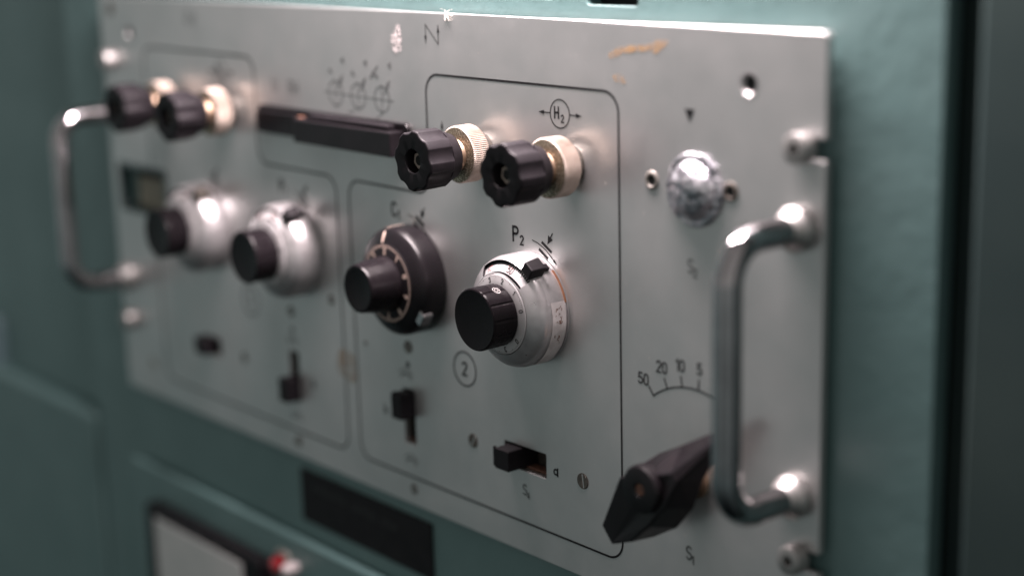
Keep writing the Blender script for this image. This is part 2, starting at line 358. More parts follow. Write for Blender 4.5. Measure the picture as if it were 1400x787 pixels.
# section frames
fr = [(391.3, 12.9), (391.3, 187.1), (281, 187.1), (281, 138.4), (223.2, 138.4), (223.2, 12.9)]
mark(G().ribbon(rounded(fr, 7.5, 10), .72, .08, True), 'black outline round the right-hand controls', name='printed_frame')
fl = [(213.6, 12.9), (213.6, 138.4), (150.8, 138.4), (150.8, 187.1), (45, 187.1), (45, 12.9)]
mark(G().ribbon(rounded(fl, 7.5, 10), .72, .08, True), 'black outline round the left-hand controls', name='printed_frame')
# zigzag with arrows
def zigzag(dx, dy):
    g = G(); a, b, c, d = [(x+dx, y+dy) for x, y in ((282.2, 206.5), (282.1, 199.3), (290.2, 199.1), (290.3, 206.4))]
    g.ribbon([b, a, c, d], .32); g.tri(b, -math.pi/2, 2.8, 1.5); g.tri(d, math.pi/2, 2.8, 1.5); return g
mark(zigzag(0, 0), 'zigzag symbol ending in two small arrows'); mark(zigzag(-190.5, -.2))
# circled H symbols
def hsym(cu_, cv_, s, vertical=False):
    g = G(); g.ribbon(circle(cu_, cv_, 5.2, 48), .38, .08, True); text(g, 'H', cu_-2.8, cv_-1.7, 4.1, .62); text(g, s, cu_+.75, cv_-3.0, 2.6, .42)
    for q in (0, 180):
        a = math.radians(q+(90 if vertical else 0)); c, s_ = math.cos(a), math.sin(a)
        g.ribbon([(cu_+5.2*c, cv_+5.2*s_), (cu_+10.5*c, cv_+10.5*s_)], .35); g.tri((cu_+11.8*c, cv_+11.8*s_), a, 3.2, 1.7)
    return g
mark(hsym(360.8, 177.2, '2'), 'H and 2 in a circle with an arrow on each side'); mark(hsym(290.7, 157.4, '1', True))
mark(hsym(121, 178.6, '2')); mark(hsym(56, 158, '1', True))
# symbols above the dials
def dialsym(o, ltr):
    g = G()
    if ltr:
        text(g, ltr[0], 332.8+o, 126.5, 5.6, .82); text(g, ltr[1], 337.0+o, 125.6, 3.4, .6)
    g.ribbon([(343.9+o, 128.3), (346.9+o, 127.6), (349.5+o, 126.5), (351.8+o, 125.3), (353.6+o, 123.9), (356+o, 121.9)], .34)
    g.tri((357.8+o, 120.4), math.radians(-42), 2.6, 1.2)
    g.ribbon([(349.6+o, 128.1), (354.5+o, 125.2)], .95); g.ribbon([(348.0+o, 125.2), (352.3+o, 122.5)], .95)
    g.ribbon([(355.4+o, 132.2), (353.6+o, 129.5)], .45); g.tri((352.5+o, 127.7), math.radians(-122), 3.4, 3.0)
    return g
mark(dialsym(0, 'P2'), 'letters P2 and a trimmer symbol with arrows'); mark(dialsym(-78.3, 'C1'), 'letters C1 and a trimmer symbol with arrows')
mark(dialsym(-165, 'P1')); mark(dialsym(-243.3, None))
def circled(cu_, cv_, s):
    g = G(); g.ribbon(circle(cu_, cv_, 7.1, 48), .55, .08, True); text(g, s, cu_-1.4+(.5 if s == '1' else 0), cv_-2.6, 5.3, .75); return g
mark(circled(300.2, 69, '2'), 'number 2 in a circle'); mark(circled(135.6, 70, '1'), 'number 1 in a circle')
# range scale round the pointer knob
g = G(); g.ribbon(arc(427.2, 55.2, 32.2, 127, 66, 48), .5)
for a, s, dx, h in ((127, '50', -4.4, 4.0), (113, '20', -3.2, 4.0), (99.7, '10', -2.0, 4.0), (86, '5', -.8, 3.9), (70, '2', -.8, 3.9)):
    r_ = math.radians(a); c, s_ = math.cos(r_), math.sin(r_)
    g.ribbon([(427.2+32.2*c, 55.2+32.2*s_), (427.2+36*c, 55.2+36*s_)], .5)
    text(g, s, 427.2+37.3*c+dx, 55.2+37.3*s_+.6-(1.5 if a > 120 else 0), h, .52)
mark(g, 'curved scale with 50, 20, 10 and 5', name='printed_scale')
def lab(s, x, y, h=4.3, sub=None, w=.5, label=None, mat=ink):
    g = G(); l = text(g, s, x, y, h, w)
    if sub: text(g, sub, x+l-.25*h+.5, y-h*.28, h*.62, w*.85)
    return mark(g, label, mat)
lab('S', 424.6, 128.2, 4.6, '2', .45, None, faded); lab('S', 423.8, 24.2, 4.7, '1', .5, 'letter S with small 1 under the pointer knob')
lab('S', 335.0, 24.6, 4.2, '4', .42, 'letter S with small 4 under the slide switch'); lab('a', 353.6, 37.2, 5.0, None, .6, 'small letter a')
g = G(); g.tri((425.4, 179.4), -math.pi/2, 4.4, 4.6); mark(g, 'small black triangle pointing down')
lab('b', 242.8, 37.4, 4.6); lab('b', 186.5, 37, 4.6)
lab('U', 166.5, 172.6, 6.0, None, .4, None, faded); lab('RH', 180, 172.2, 6.0, None, .45, None, faded)
# circled arrows above the slide bar
g = G(); g.ribbon([(208, 175.2), (259, 174.5)], .32)
for i, x in enumerate((217, 233.8, 250.8)):
    y = 175.1-.15*i; g.ribbon(circle(x, y, 5.3, 40), .45, .08, True); g.ribbon([(x, y-6), (x, y+6)], .32)
    g.ribbon([(x+1.5, y+2), (x+5.5, y+7.5)], .5); g.tri((x+6.2, y+8.6), math.radians(55), 4.2, 2.4)
    g.tri((x-1.4, y+8.2), math.radians(-30), 3.4, 2.0)
    g.tri((x+7.2, y+12.6), math.radians(-60), 2.8, 2.8)
g.ribbon([(243, 183.2), (248.4, 188.2)], .7); g.tri((243, 182.6), math.radians(-130), 4.0, 2.2)
g.ribbon([(250.8, 168.8), (246, 166.5)], .3); g.ribbon([(226, 167.5), (231, 169)], .3)
mark(g, 'row of three crossed circles with slanting arrows', faded)
for (x, y) in ((259.5, 57.5), (170.6, 55.8), (261, 19.5), (170.8, 18.8)):
    g = G(); s_ = 1 if y > 40 else -1
    g.ribbon(arc(x, y-3, 4.2, 35, 145, 14), .7); g.ribbon(arc(x, y-3, 6.2, 40, 140, 14), .4); mark(g, None, faded)
g = G(); g.ribbon(circle(261.2, 63, .9, 12), .7, .08, True); mark(g)
g = G(); g.ribbon(circle(171.3, 62, .9, 12), .7, .08, True); mark(g)
g = G(); text(g, 'x', 240.5, 157, 0.01, .01)

# stains and wear with a shape of their own
def blob(cu_, cv_, ru, rv, seed, rot=0.0, z=.12, n=40, rough=.25):
    rnd = random.Random(seed); ph = [rnd.uniform(0, 6.28) for _ in range(6)]; pts = []
    for i in range(n):
        a = 2*math.pi*i/n; k = 1+rough*sum(math.sin((j+2)*a+ph[j])/(j+1.5) for j in range(6)); x, y = ru*k*math.cos(a), rv*k*math.sin(a)
        pts.append((cu_+x*math.cos(rot)-y*math.sin(rot), cv_+x*math.sin(rot)+y*math.cos(rot), z))
    return G().add(pts, [tuple(range(n))])
g = G()
for (x, y, a, b, r_, sd) in ((390.5, 200.6, 3.6, 1.6, .35, 1), (397, 202.2, 6, 1.1, .12, 2), (404, 202.8, 5, 1.2, .1, 3), (410.5, 203.8, 3.8, 2.2, .3, 4), (392, 191.9, 3.2, 1.5, .0, 5)):
    q = blob(x, y, a, b, sd, r_, .11+.01*sd); g.add(q.v, q.f)
part('paint_smear', g, orange, pn, (0, 0, 0), label='orange paint smear near the top edge')
q = blob(215.6, 53.4, 8.2, 7.4, 11, 0, .13, rough=.10); part('varnish_stain', q, stainm, pn, (0, 0, 0), label='pale brown stain between the two outlines')
q = blob(29.9, 18, 3, 3, 12, 0, .13); part('varnish_stain', q, stainm, pn, (0, 0, 0))
q = blob(262.8, 199.5, 3.1, 5.6, 14, .12, .13, rough=.3); part('bare_metal_scuff', q, scuffm, pn, (0, 0, 0), label='bright bare-metal scuff near the zigzag symbol')
INKW = 1.0
g = G(); rnd = random.Random(5)              # dust and tiny scratches
for _ in range(230):
    x, y = rnd.uniform(180, 470), rnd.uniform(6, 208); a = rnd.uniform(0, 3.14); l = rnd.uniform(.05, .28) if rnd.random() < .86 else rnd.uniform(.5, 1.2)
    g.ribbon([(x, y), (x+l*math.cos(a), y+l*math.sin(a))], rnd.uniform(.10, .18), .06+rnd.random()*.01)
part('dust_specks', g, fibre, pn, (0, 0, 0))['kind'] = 'stuff'
g = G(); rnd = random.Random(21)             # fine bright scratches
for _ in range(70):
    x, y = rnd.uniform(225, 470), rnd.uniform(8, 205); a = rnd.gauss(.2, .8); l = rnd.uniform(1.5, 9); b = rnd.uniform(-.12, .12)
    g.ribbon([(x+l*t*math.cos(a+b*t), y+l*t*math.sin(a+b*t)) for t in (0, .35, .7, 1)], rnd.uniform(.05, .09), .05+rnd.random()*.008)
part('fine_scratches', g, scratchm, pn, (0, 0, 0))['kind'] = 'stuff'

# ---------------------------------------------------------------- screws
def slotted(r, ang, dome=.5):
    g = G(); w = r*.17; n = 20
    for sg in (1, -1):
        a0 = math.asin(w/r); pts = [(r*math.cos(a), r*math.sin(a)) for a in [a0+(math.pi-2*a0)*i/n for i in range(n+1)]]
        pts = [(x, y*sg) for x, y in (pts if sg > 0 else pts[::-1])]
        ca, sa = math.cos(ang), math.sin(ang); P = [(x*ca-y*sa, x*sa+y*ca) for x, y in pts]
        g.prism(P, -.4, dome)
    g.disc(r*.99, -.15)
    g.lathe([(r*1.0, .02), (r*1.10, .10), (r*1.14, .02)], 40)
    return g
def screw(u, v, r, ang, mat=dksteel, label=None): return part('slotted_screw', slotted(r, ang, .12), mat, pn, (u, v, .12), bevel=.08, label=label)
screw(370, 39.1, 2.75, math.radians(98), label='slotted screw beside the small letter a')
for (u, v, r, a) in ((304.1, 39.4, 2.6, 60), (262.2, 7.5, 2.0, 20), (261.9, 70.9, 2.5, 100), (171, 70.8, 2.3, 30), (171.2, 7.6, 2.3, 80), (126, 39.8, 2.2, 40), (205.3, 82, 2.0, 10), (230.5, 66.8, .9, 0), (12.6, 205, 3.0, 50)):
    screw(u, v, r, math.radians(a))
for u, v, m_, l_ in ((407.6, 158, steel, 'hollow rivet left of the silver cap'), (443.8, 158.1, dksteel, 'dull rivet right of the silver cap')):
    g = G().lathe([(1.7, -.6), (1.9, .2), (2.3, .5), (2.9, .4), (3.3, .1), (3.4, 0)], 36); rv = part('rivet', g, m_, pn, (u, v, .05), smooth=True, label=l_)
    part('rivet_hole', G().disc(1.9, 0), void, rv, (u, v, .09))
for u, v, l_ in ((451.3, 193.7, 'countersunk hole near the top right corner'), (31.6, 193.4, 'countersunk hole near the top left corner')):
    part('hole_rim', G().lathe([(4.1, 0.04), (3.8, .12), (2.7, -1.0), (2.7, -1.5)], 36), silver, pn, (u, v, 0), smooth=True, label=l_)
    part('dark_bore', G().disc(2.9, -1.3), void, pn, (u, v, 0))
def rack_screw(u, v, label):
    hexh = [(2.0*math.cos(math.radians(60*i+12)), 2.0*math.sin(math.radians(60*i+12))) for i in range(6)]
    g = G(); n = 36
    g.lathe([(5.0, 0), (5.0, 4.2), (4.8, 4.9), (4.4, 5.1)], n)
    ring = [(4.4*math.cos(2*math.pi*i/n), 4.4*math.sin(2*math.pi*i/n)) for i in range(n)]
    hx = [hexh[i//6] if i % 6 == 0 else tuple(hexh[i//6][k]*(1-(i % 6)/6)+hexh[(i//6+1) % 6][k]*(i % 6)/6 for k in (0, 1)) for i in range(n)]
    sh = 1     # line the hexagon up with the ring
    hx = [(math.hypot(*h)*math.cos(2*math.pi*i/n), math.hypot(*h)*math.sin(2*math.pi*i/n)) for i, h in enumerate(hx)]
    vs = [(x, y, 5.1) for x, y in ring]+[(x, y, 5.1) for x, y in hx]+[(x, y, 2.2) for x, y in hx]
    g.add(vs, [(i, (i+1) % n, n+(i+1) % n, n+i) for i in range(n)]+[(n+i, n+(i+1) % n, 2*n+(i+1) % n, 2*n+i) for i in range(n)]+[tuple(range(2*n, 3*n))])
    s = part('rack_screw', g, collar_mat, pn, (u, v, .3), smooth=True, label=label)
    part('screw_socket', G().prism([(x*.97, y*.97) for x, y in hexh], 0, .05), void, s, (u, v, 2.6))
    return s
rack_screw(474.3, 175.6, 'upper right rack screw with a hexagon socket'); rack_screw(474.3, 39.8, 'lower right rack screw with a hexagon socket')
rack_screw(9.6, 178.8, None); rack_screw(10.2, 38.8, None)

# ---------------------------------------------------------------- window on the left
part('window_backing', G().box(8, 60, 100, 124.5, -9, -8.6), void, pn, (0, 0, 0))
part('window_card', G().box(19, 60, 99, 118, 0, .6), beige, pn, (0, 0, -5.5), label='beige card behind the small window')
g = G(); fr_o = R4(7.2, 60.3, 99.2, 125.3, 2); fr_i = R4(9.5, 58, 101.5, 123, 1.5); n = len(fr_o)
g.add([(x, y, .05) for x, y in fr_o]+[(x, y, .9) for x, y in fr_i], [(i, (i+1) % n, n+(i+1) % n, n+i) for i in range(n)])
g.add([(x, y, .9) for x, y in fr_i]+[(x, y, -9) for x, y in fr_i], [(i, (i+1) % n, n+(i+1) % n, n+i) for i in range(n)])
part('window_frame', g, teal_dark, pn, (0, 0, 0), label='small black-edged window in the left end')

# ---------------------------------------------------------------- slide switches
def switch(cu_, cv_, horiz, slide, label, knob=(8.5, 12.5, 7.2)):
    kw, kh, kz = knob
    g = G(); a, b = (12.6, 5.1) if horiz else (4.2, 12.4)
    if cu_ < 100: a, b = 9.8, 5
    g.box(-a, a, -b, b, -9, -8.6)
    for q in ((-a-.4, -a+.1, -b, b), (a-.1, a+.4, -b, b), (-a, a, -b-.4, -b+.1), (-a, a, b-.1, b+.4)): g.box(*q, -9, -2.9)
    s = part('slide_switch', g, dksteel, pn, (cu_, cv_, 0), label=label)
    g = G()
    su, sv = (slide, 0) if horiz else (0, slide)
    if horiz: g.prism(rounded([(su-kw/2, -4.2), (su+kw/2, -4.2), (su+kw/2, 4.2), (su-kw/2, 4.2)], .4, 2), -8.5, kz); g.box(su-kw/2-1.2, su-kw/2+.2, -3.6, 4.6, kz-1.2, kz-.2)
    else: g.prism(rounded([(-3.6, sv-kw*.65), (3.6, sv-kw*.65), (3.6, sv+kw*.65), (-3.6, sv+kw*.65)], .4, 2), -8.5, kz); g.box(-3.2, 3.2, sv+kw*.65-.2, sv+kw*.65+.6, kz-2, kz-.8)
    part('slider', g, black, s, (cu_, cv_, 0), bevel=.35)
    part('contact_strip', G().box(-a+.3, a-.3, -b+.2, -b+1.2, -7, -3.2), grime, s, (cu_, cv_, 0))
    return s
switch(336.6, 39.4, True, -6.0, 'horizontal slide switch pushed to the left')
switch(261, 39.8, False, 6.0, 'upright slide switch pushed up', (8.5, 12, 7))
switch(171, 39.3, False, -5.6, 'upright slide switch pushed down', (8.5, 12, 7))
switch(93.5, 39.5, True, -2.5, 'horizontal slide switch at the far left', (9, 12, 5))

# ---------------------------------------------------------------- long black slide bar
g = G(); g.prism(rounded([(155.5, 153.3), (270.5, 153.3), (270.5, 166.2), (155.5, 166.2)], 2.5, 5), 0, 2.0)
g.box(157.5, 190, 154.2, 164.0, 1.9, 4.2)
g.box(195.5, 267.5, 153.0, 163.2, 1.9, 9.0)
sb = part('slide_bar', g, black_dial, pn, (0, 0, .05), bevel=.5, label='long black sliding bar below the crossed circles')
part('top_lip', G().box(203, 262, 163.3, 165.4, 2.1, 6.5), black, sb, (0, 0, .05), bevel=.4)
part('stop_block', G().box(191.4, 195.2, 154.2, 163.4, 2.1, 4.0), grime, sb, (0, 0, .05), bevel=.3)

# ---------------------------------------------------------------- binding posts
def flute(a, i, z):
    return 1.0
def make_post():
    # knurled collar
    n = 180
    rf = lambda a, i, z: (1.0-.03*(int(round(a/(2*math.pi)*n)) % 2)) if 1 < i < 6 else 1.0
    g = G().lathe([(0, 4.6), (10.2, 4.6), (11.0, 5.0), (11.05, 5.4), (11.05, 11.5), (11.0, 12.0), (10.45, 12.5)], n, rf)
    c = part('binding_post', g, brass_rim, pn, (315.5, 159.3, .1), smooth=False)
    part('base_washer', G().lathe([(0, 0), (7.2, 0), (7.4, .4), (7.4, 4.7)], 64), dksteel, c, (315.5, 159.3, .1), smooth=True)
    part('collar_face', G().lathe([(10.5, 12.5), (10.2, 12.55), (4.6, 12.55)], 64), brass_face, c, (315.5, 159.3, .1), smooth=True)
    part('brass_hub', G().lathe([(4.6, 12.5), (6.2, 12.8), (5.9, 15.0), (4.6, 16.4), (3.6, 16.6), (3.6, 26)], 48), brass, c, (315.5, 159.3, .1), smooth=True)
    # fluted knob: eight grooves cut in the front portion
    n = 240; lobes = 8
    def rf2(a, i, z):
        if i < 6: return 1.0
        if i > 15: return 1.0
        t = ((a*lobes/(2*math.pi)+.20) % 1.0)-.5; d = abs(t)
        k = 0 if d > .31 else (1-(d/.31)**2)
        amp = {6: 0.0, 7: .08}.get(i, .085)
        return 1.0-amp*k
    prof = [(4.4, 16.0), (8.2, 16.0), (8.8, 16.5), (9.1, 17.5), (10.2, 20.6), (10.6, 21.6), (10.7, 22.0), (11.2, 22.05), (11.5, 22.7), (11.6, 26), (11.6, 32.4), (11.55, 33.0), (11.3, 33.4), (10.9, 33.6), (9.0, 33.65), (5.2, 33.6), (4.6, 33.4), (4.3, 32.8), (4.2, 25), (3.4, 25)]
    k = part('fluted_knob', G().lathe(prof, n, rf2), black, c, (315.5, 159.3, .1), smooth=True)
    g = G().prism([(3.5*math.cos(math.radians(60*i+20)), 3.5*math.sin(math.radians(60*i+20))) for i in range(6)], 24, 30.6)
    g.disc(1.9, 30.65, 24, (0, 0), 1)
    part('hex_nut', g, [brass_rim, void], c, (315.5, 159.3, .1), bevel=.3)
    return c
post = make_post(); post['label'] = 'binding post nearest the arrow of the circled H'; 
post['label'] = 'left post of the right-hand pair'
dup(post, pn, (366.5, 159.3, .1), 'right post of the right-hand pair, nearest the camera')
dup(post, pn, (127, 161, .1), 'right post of the far left-hand pair'); dup(post, pn, (76.5, 161, .1), 'left post of the far left-hand pair')

# ---------------------------------------------------------------- ten-turn dials
A0, A1 = math.radians(45), math.radians(128)
def dial(u, v, kind, label):
    dark = kind == 'black'; bodym = black_dial if dark else silver
    prof = [(19.4, .4), (21.3, .5), (21.6, 1.2), (21.6, 8.6), (21.35, 9.0), (21.35, 9.4), (21.3, 10.4), (20.9, 11.7), (20.2, 12.8), (19.2, 13.8), (18.0, 14.8), (16.8, 15.7), (15.95, 16.3), (15.6, 16.5), (15.45, 16.0)]
    fz = .60 if dark else .86; rs = 1.045 if dark else 1.0
    prof = [(r_*rs if i < 9 else (r_+1.0 if dark else r_), z if z <= 9 else 9+(z-9)*fz) for i, (r_, z) in enumerate(prof)]
    Z = lambda z: 9+(z-9)*fz
    sk = None if dark else (lambda a, i: A0 < a < A1 and 8 <= i <= 11)
    g = G().lathe(prof, 144, None, sk)
    g.lathe([(0, 0), (21.9, 0), (21.9, .45), (19.4, .5)], 96)
    d = part('dial', g, bodym, pn, (u, v, .1), smooth=True, label=label)
    if kind == 'silver':
        part('copper_ring', G().lathe([(21.3, .5), (21.9, .6), (21.95, 1.2), (21.4, 1.4)], 144, None, lambda a, i: not math.radians(14) < a < math.radians(50)), copper, d, (u, v, .1), smooth=True)
    if not dark:
        # recessed scale seen in the window: dark toothed rim, white band with figures
        g = G(); n = 40; L_ = lambda r, z, k: (r*math.cos(A0+(A1-A0)*k/n), r*math.sin(A0+(A1-A0)*k/n), z)
        zt = {19.5: 12.0, 15.7: 15.6}
        vs = []; [vs.extend([L_(20.2, Z(12.8), k), L_(20.1, Z(11.5), k), L_(16.1, Z(15.0), k), L_(15.95, Z(16.3), k)]) for k in range(n+1)]
        for k in range(n): g.add([vs[4*k], vs[4*k+1], vs[4*k+5], vs[4*k+4]], [(0, 1, 2, 3)], 1)
        for k in range(n): g.add([vs[4*k+1], vs[4*k+2], vs[4*k+6], vs[4*k+5]], [(0, 1, 2, 3)], 0)
        for k in (0, n):
            g.add([vs[4*k], vs[4*k+1], vs[4*k+2], vs[4*k+3], L_(16.8, Z(15.7), k), L_(18.0, Z(14.8), k), L_(19.2, Z(13.8), k)], [tuple(range(7))], 1 if k == n else 0)
        sw = part('scale_window', g, [whitering, black], d, (u, v, .1))
        zc = lambda r: Z(11.5+(20.1-r)*(15.0-11.5)/(20.1-16.1))
        g = G()
        for k in range(26):     # black rim band with gaps between the teeth
            a = A0+(A1-A0)*(k+.5)/26; h_ = (A1-A0)/26*(.38 if k < 12 else .5)
            q = [(r*math.cos(a+s_*h_), r*math.sin(a+s_*h_), zc(r)+.10) for r, s_ in ((18.55, -1), (20.08, -1), (20.08, 1), (18.55, 1))]
            g.add(q, [(0, 1, 2, 3)])
        for a in (58, 79, 100, 121):
            a = math.radians(a); q = [(r*math.cos(a+s_*.006), r*math.sin(a+s_*.006), zc(r)+.10) for r, s_ in ((17.9, -1), (18.7, -1), (18.7, 1), (17.9, 1))]; g.add(q, [(0, 1, 2, 3)])
        part('printed_ticks', g, ink, sw, (u, v, .1))
        def curved(s, deg, r, h, w, zf, mi):
            gg = G(); a = math.radians(deg)
            text(gg, s, 0, 0, h, w); wid = max(x for x, y, z in gg.v); out_ = []
            for x, y, z in gg.v:
                aa = a-(x-wid/2)/r; rr = r+y; out_.append((rr*math.cos(aa), rr*math.sin(aa), zf(rr)))
            return out_, gg.f
        g = G(); g2 = G(); g.add(*curved('50', 76, 16.5, 2.2, .25, lambda r: zc(r)+.12, 0)); g2.add(*curved('50', 78, 16.4, 2.2, .09, lambda r: zc(r)+.11, 0)); g2.add(*curved('60', 116, 16.7, 2.0, .14, lambda r: zc(r)+.12, 0))
        part('printed_figures', g, ink, sw, (u, v, .1)); part('printed_figures', g2, redink, sw, (u, v, .1), label='faint red figures')
    # turns ring
    NZ = 13.9 if dark else 15.9; NR = 16.5 if dark else 15.25
    nr = part('number_ring', G().lathe([(11.2, NZ+.3), (NR-.4, NZ), (NR-.05, NZ-.2), (NR, NZ-1.4)], 96), black if dark else whitering, d, (u, v, .1), smooth=True)
    g = G(); zf = lambda r: NZ+.3-(r-11.2)*.3/(NR-11.6)+.07
    def cur(s, deg, r, h, w):
        gg = G(); text(gg, s, 0, 0, h, w); wid = max(x for x, y, z in gg.v); a = math.radians(deg)
        g.add([((r+y)*math.cos(a-(x-wid/2)/r), (r+y)*math.sin(a-(x-wid/2)/r), zf(r+y)) for x, y, z in gg.v], gg.f)
    if dark:
        for k in range(100):
            a = 2*math.pi*k/100; g.add([(r*math.cos(a+s_*.014), r*math.sin(a+s_*.014), zf(r)) for r, s_ in ((15.0, -1), (16.0, -1), (16.0, 1), (15.0, 1))], [(0, 1, 2, 3)])
        for k in range(10):
            a = math.radians(20+36*k); cur(str(k), 20+36*k, 12.35, 2.1, .55)
        part('printed_ticks', g, cream, nr, (u, v, .1))
        g = G()
        for r0, z0, r1, z1 in ((16.9, Z(16.45), 19.0, Z(14.95)), (19.0, Z(14.95), 21.15, Z(12.95)), (22.35, 10.0, 22.45, 8.7), (22.6, 8.4, 22.6, 1.5)):
            a = math.radians(99); w_ = .022
            g.add([(r0*math.cos(a-w_), r0*math.sin(a-w_), z0), (r1*math.cos(a-w_), r1*math.sin(a-w_), z1), (r1*math.cos(a+w_), r1*math.sin(a+w_), z1), (r0*math.cos(a+w_), r0*math.sin(a+w_), z0)], [(0, 1, 2, 3)])
        part('printed_index', g, cream, d, (u, v, .15))
    else:
        for k in range(10): cur(str(k) if k < 4 else ('4', '5', '6', '2', '3', '0')[k-4], 14+32*k if k < 4 else 110+35*(k-3), 12.45, 1.8, .34)
        for k in range(100):
            a = math.radians(3.2*k+14); l = .6 if k % 5 == 0 else .32
            g.add([(r*math.cos(a+s_*.008), r*math.sin(a+s_*.008), zf(r)) for r, s_ in ((14.8-l, -1), (14.8, -1), (14.8, 1), (14.8-l, 1))], [(0, 1, 2, 3)])
        part('printed_figures', g, ink, nr, (u, v, .1))
    # knob with narrow flutes
    n = 288; fl_ = 12 if kind != 'black' else 24
    def rf(a, i, z):
        if not 1 < i < 7 or dark: return 1.0
        t = abs(((a*fl_/(2*math.pi)+.35) % 1.0)-.5)
        return 1.0-(.035*(1-t/.10) if t < .10 else 0)
    R0 = (12.0, 11.0) if not dark else (11.6, 9.8)
    prof = [(11.0 if not dark else 11.6, 14.3), (R0[0]*.97, 14.5), (R0[0], 15.0), (R0[0]*.995, 17), ((R0[0]+R0[1])/2+.2, 23), (R0[1]+.25, 27.4), (R0[1]+.2, 28.0), (R0[1]-.1, 28.6), (R0[1]-.8, 28.8), (R0[1]-1.6, 28.6), (0, 28.55)]
    if not dark: prof = [(10.6, 16.1), (11.4, 16.3), (11.8, 16.8), (11.85, 19), (11.9, 22), (11.95, 26.7), (11.95, 27.2), (11.75, 27.7), (11.3, 27.95), (10.7, 27.85), (0, 27.8)]
    kn = part('dial_knob', G().lathe(prof, n, rf), black_gloss, d, (u, v, .1), smooth=True)
    if kind == 'silver':
        g = G(); a0 = math.radians(66)
        for rr in (1.45, .75):
            pts = [(11.97*math.cos(a0-rr*1.25*math.cos(t)/11.8), 11.97*math.sin(a0-rr*1.25*math.cos(t)/11.8), 20.8+rr*math.sin(t)) for t in [i*math.pi/12 for i in range(24)]]
            q2 = [(11.97*math.cos(a0-(rr-.20)*1.25*math.cos(t)/11.8), 11.97*math.sin(a0-(rr-.20)*1.25*math.cos(t)/11.8), 20.8+(rr-.20)*math.sin(t)) for t in [i*math.pi/12 for i in range(24)]]
            g.add(pts+q2, [(i, (i+1) % 24, 24+(i+1) % 24, 24+i) for i in range(24)])
        part('printed_emblem', g, paper, d, (u, v, .1), label='small ring emblem on the knob')
    # lock lever or tab
    if dark:
        a = math.radians(-34); c, s_ = math.cos(a), math.sin(a); T = lambda x, y: (x*c-y*s_, x*s_+y*c)
        part('lock_tab', G().prism([T(x, y) for x, y in rounded([(18.0, -3.2), (24, -3.2), (24, 3.2), (18.0, 3.2)], 1.2, 4)], 6.5, 11.6), chrome, d, (u, v, .1), bevel=.7, seg=3, label='bright metal lock tab')
    else:
        a = math.radians(54); c, s_ = math.cos(a), math.sin(a); T = lambda x, y: (x*c-y*s_, x*s_+y*c)
        base = [T(x, y) for x, y in ((20.0, -3.0), (25.6, -3.0), (25.6, 3.0), (20.0, 3.0))]; top = [T(x, y) for x, y in ((20.3, -2.7), (24.9, -2.5), (24.9, 2.5), (20.3, 2.7))]
        g = G().prism(base, 6.6, 13.2, 0, top); g.prism([T(x, y) for x, y in ((21.2, -1.4), (23.0, -1.4), (23.0, 1.4), (21.2, 1.4))], 2.6, 6.8)
        part('lock_lever', g, black if kind != 'dull' else dksteel, d, (u, v, .1), bevel=.45, label='black lock lever' if kind != 'dull' else 'brownish metal lock lever')
    if kind == 'silver':
        g = G(); n = 24; a0, a1 = math.radians(-62), math.radians(17); r = 21.95
        vs = [(r*math.cos(a0+(a1-a0)*k/n), r*math.sin(a0+(a1-a0)*k/n), z) for k in range(n+1) for z in (1.6, 8.4)]
        g.add(vs, [(2*k, 2*k+2, 2*k+3, 2*k+1) for k in range(n)])
        pl = part('paper_strip', g, paper, d, (u, v, .1), smooth=True, label='worn paper strip with dark red scribbles')
        g = G(); rnd = random.Random(2)
        for k in range(22):
            aa = math.radians(rnd.choice((rnd.uniform(-6, 11), rnd.uniform(-24, -16)))); zz = rnd.uniform(3, 7); pts = []
            for j in range(4):
                aa += math.radians(rnd.uniform(-1.8, 1.8)); zz = min(6.8, max(3.4, zz+rnd.uniform(-.8, .8))); pts.append((aa*22.02, zz))
            q = G().ribbon(pts, rnd.uniform(.12, .28)); g.add([(22.02*math.cos(x/22.02), 22.02*math.sin(x/22.02), y) for x, y, _ in q.v], q.f)
        part('printed_scribble', g, grime, pl, (u, v, .1))
    return d
dial(342.2, 102, 'silver', 'white-silver turns dial on the right, beside the letters P2')
dial(268.2, 101.9, 'black', 'all-black turns dial with cream figures')
dial(178.5, 101.7, 'plain', 'silver dial with a black lever, second from the left')
dial(98.5, 101.7, 'dull', 'leftmost silver dial')

# ---------------------------------------------------------------- silver cap
g = G().lathe([(0, 0), (12.6, 0), (12.7, 1.2), (12.2, 2.2), (11.3, 2.5), (10.3, 2.2), (9.9, 2.6), (9.5, 4.2), (8.6, 6.2), (7.2, 7.9), (5.6, 9.0), (3.8, 9.7), (2.0, 10.1), (0, 10.2)], 96,
             lambda a, i, z: 1+.012*math.sin(5*a+i)+.01*math.sin(9*a+2*i))
g.v = [(x, y, z*.56) for x, y, z in g.v]
cp = part('silver_cap', g, lead, pn, (428, 157, .1), smooth=True, label='crumpled domed silver cap between two rivets')

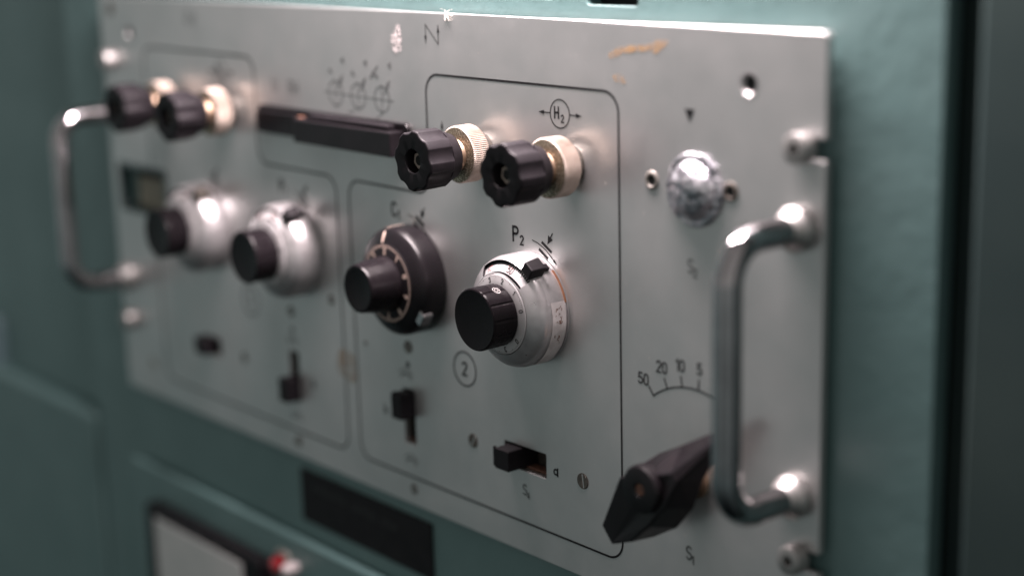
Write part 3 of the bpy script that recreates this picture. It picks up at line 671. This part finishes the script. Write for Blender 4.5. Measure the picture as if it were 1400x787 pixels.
# ---------------------------------------------------------------- pointer knob
TH = math.radians(45); c45, s45 = math.cos(TH), math.sin(TH)
T = lambda s_, w_: (s_*c45-w_*s45, s_*s45+w_*c45)
pb = [(-30, 5.2), (-30.5, -4), (-21, -8.8), (-9, -12), (3, -11), (14, -6.2), (34, -1.8), (34.5, .8), (33.5, 2.8), (14, 8.4), (3, 12.0), (-9, 13)]
tp = [(-30.5, 4.4), (-31, -3.2), (-21, -7.6), (-9, -8), (2, -7.2), (13, -3.6), (33, -1.3), (33.6, -.4), (32.6, .3), (13, .6), (3, 5.6), (-9, 12.0)]
zt = [21.5, 21.5, 22, 22, 21.5, 20.5, 13.2, 13, 13.2, 20.5, 21.8, 22]
g = G().prism([T(*q) for q in pb], 10.5, zt, 0, [T(*q) for q in tp])
kn = part('pointer_knob', g, black_dial, pn, (427.5, 55, 0), bevel=1.1, seg=4, label='large black pointer knob under the curved scale')
part('skirt', G().lathe([(0, 7.6), (8.6, 7.6), (9.2, 8), (9.2, 10.7)], 64), black, kn, (427.5, 55, 0), smooth=True)
part('bushing', G().lathe([(0, 0), (7, 0), (7, 1.6), (5.2, 1.8), (5.2, 8)], 48), brass, kn, (427.5, 55, 0), smooth=True)
x, y = T(-1.5, 3.0); part('hub_boss', G().lathe([(8.6, 20.4), (8.5, 23.0), (7.9, 23.8), (7.0, 24.0), (2.6, 24.0), (2.2, 23.4), (0, 23.3)], 64, None, None, 0, (x, y)), black_dial, kn, (427.5, 55, 0), smooth=True)
part('set_screw', G().lathe([(2.1, 23.4), (2.0, 23.55), (0, 23.5)], 32, None, None, 0, (x, y)), grime, kn, (427.5, 55, 0), smooth=True)

# ---------------------------------------------------------------- handles
def handle(u, va, vb, stand, r, label, br=13.5):
    path = [Vector((0, va, 0)), Vector((0, va, stand-br))]
    path += [Vector((0, va-br+br*math.cos(a), stand-br+br*math.sin(a))) for a in [math.pi/2*i/12 for i in range(1, 13)]]
    path += [Vector((0, va-br-(va-vb-2*br)*i/10, stand)) for i in range(1, 10)]
    path += [Vector((0, vb+br-br*math.sin(a), stand-br+br*math.cos(a))) for a in [math.pi/2*i/12 for i in range(0, 13)]]
    path += [Vector((0, vb, 0))]
    n = 32; vs = []; 
    for i, p in enumerate(path):
        a = path[max(i-1, 0)]; b = path[min(i+1, len(path)-1)]; t = (b-a).normalized(); ex = Vector((1, 0, 0)); ey = t.cross(ex).normalized()
        for k in range(n):
            th = 2*math.pi*k/n; q = p+ex*r*math.cos(th)+ey*r*math.sin(th); vs.append(tuple(q))
    g = G().add(vs, [(i*n+k, i*n+(k+1) % n, (i+1)*n+(k+1) % n, (i+1)*n+k) for i in range(len(path)-1) for k in range(n)])
    h = part('handle', g, chrome, pn, (u, 0, .1), smooth=True, label=label)
    for v in (va, vb):
        part('collar', G().lathe([(0, 0), (7.2, 0), (7.4, .8), (7.4, 3.0), (6.9, 4.0), (6.0, 4.8), (5.4, 6.6), (4.72, 7.4)], 48), collar_mat, h, (u, v, .1), smooth=True)
    return h
handle(472.6, 149.8, 60.9, 33, 4.7, 'chrome pull handle at the right end')
handle(10.5, 151, 62.7, 33.5, 4.7, 'chrome pull handle at the left end')

# ---------------------------------------------------------------- lint on the top edge
g = G(); rnd = random.Random(9)
def strand(p, d, n, w):
    pts = [Vector(p)]
    for i in range(n): d = (d+Vector((rnd.uniform(-.6, .6), rnd.uniform(-.6, .6), rnd.uniform(-.4, .4)))).normalized(); pts.append(pts[-1]+d*.55)
    vs = []
    for i, q in enumerate(pts):
        for k in range(5): a = k*math.tau/5; vs.append((q.x+w*math.cos(a), q.y+w*.3*math.sin(a), q.z+w*math.sin(a)))
    g.add(vs, [(i*5+k, i*5+(k+1) % 5, (i+1)*5+(k+1) % 5, (i+1)*5+k) for i in range(n) for k in range(5)])
for q in range(9): strand((0, 0, .5), Vector((rnd.uniform(-.8, .8), rnd.uniform(-1, 1), rnd.uniform(0, .6))), 6, .14)
li = part('lint', g, fibre, None, (296.6, 211.4, 0), smooth=True)
li['label'] = 'tiny tuft of white lint caught on the top edge of the grey panel'; li['category'] = 'lint'
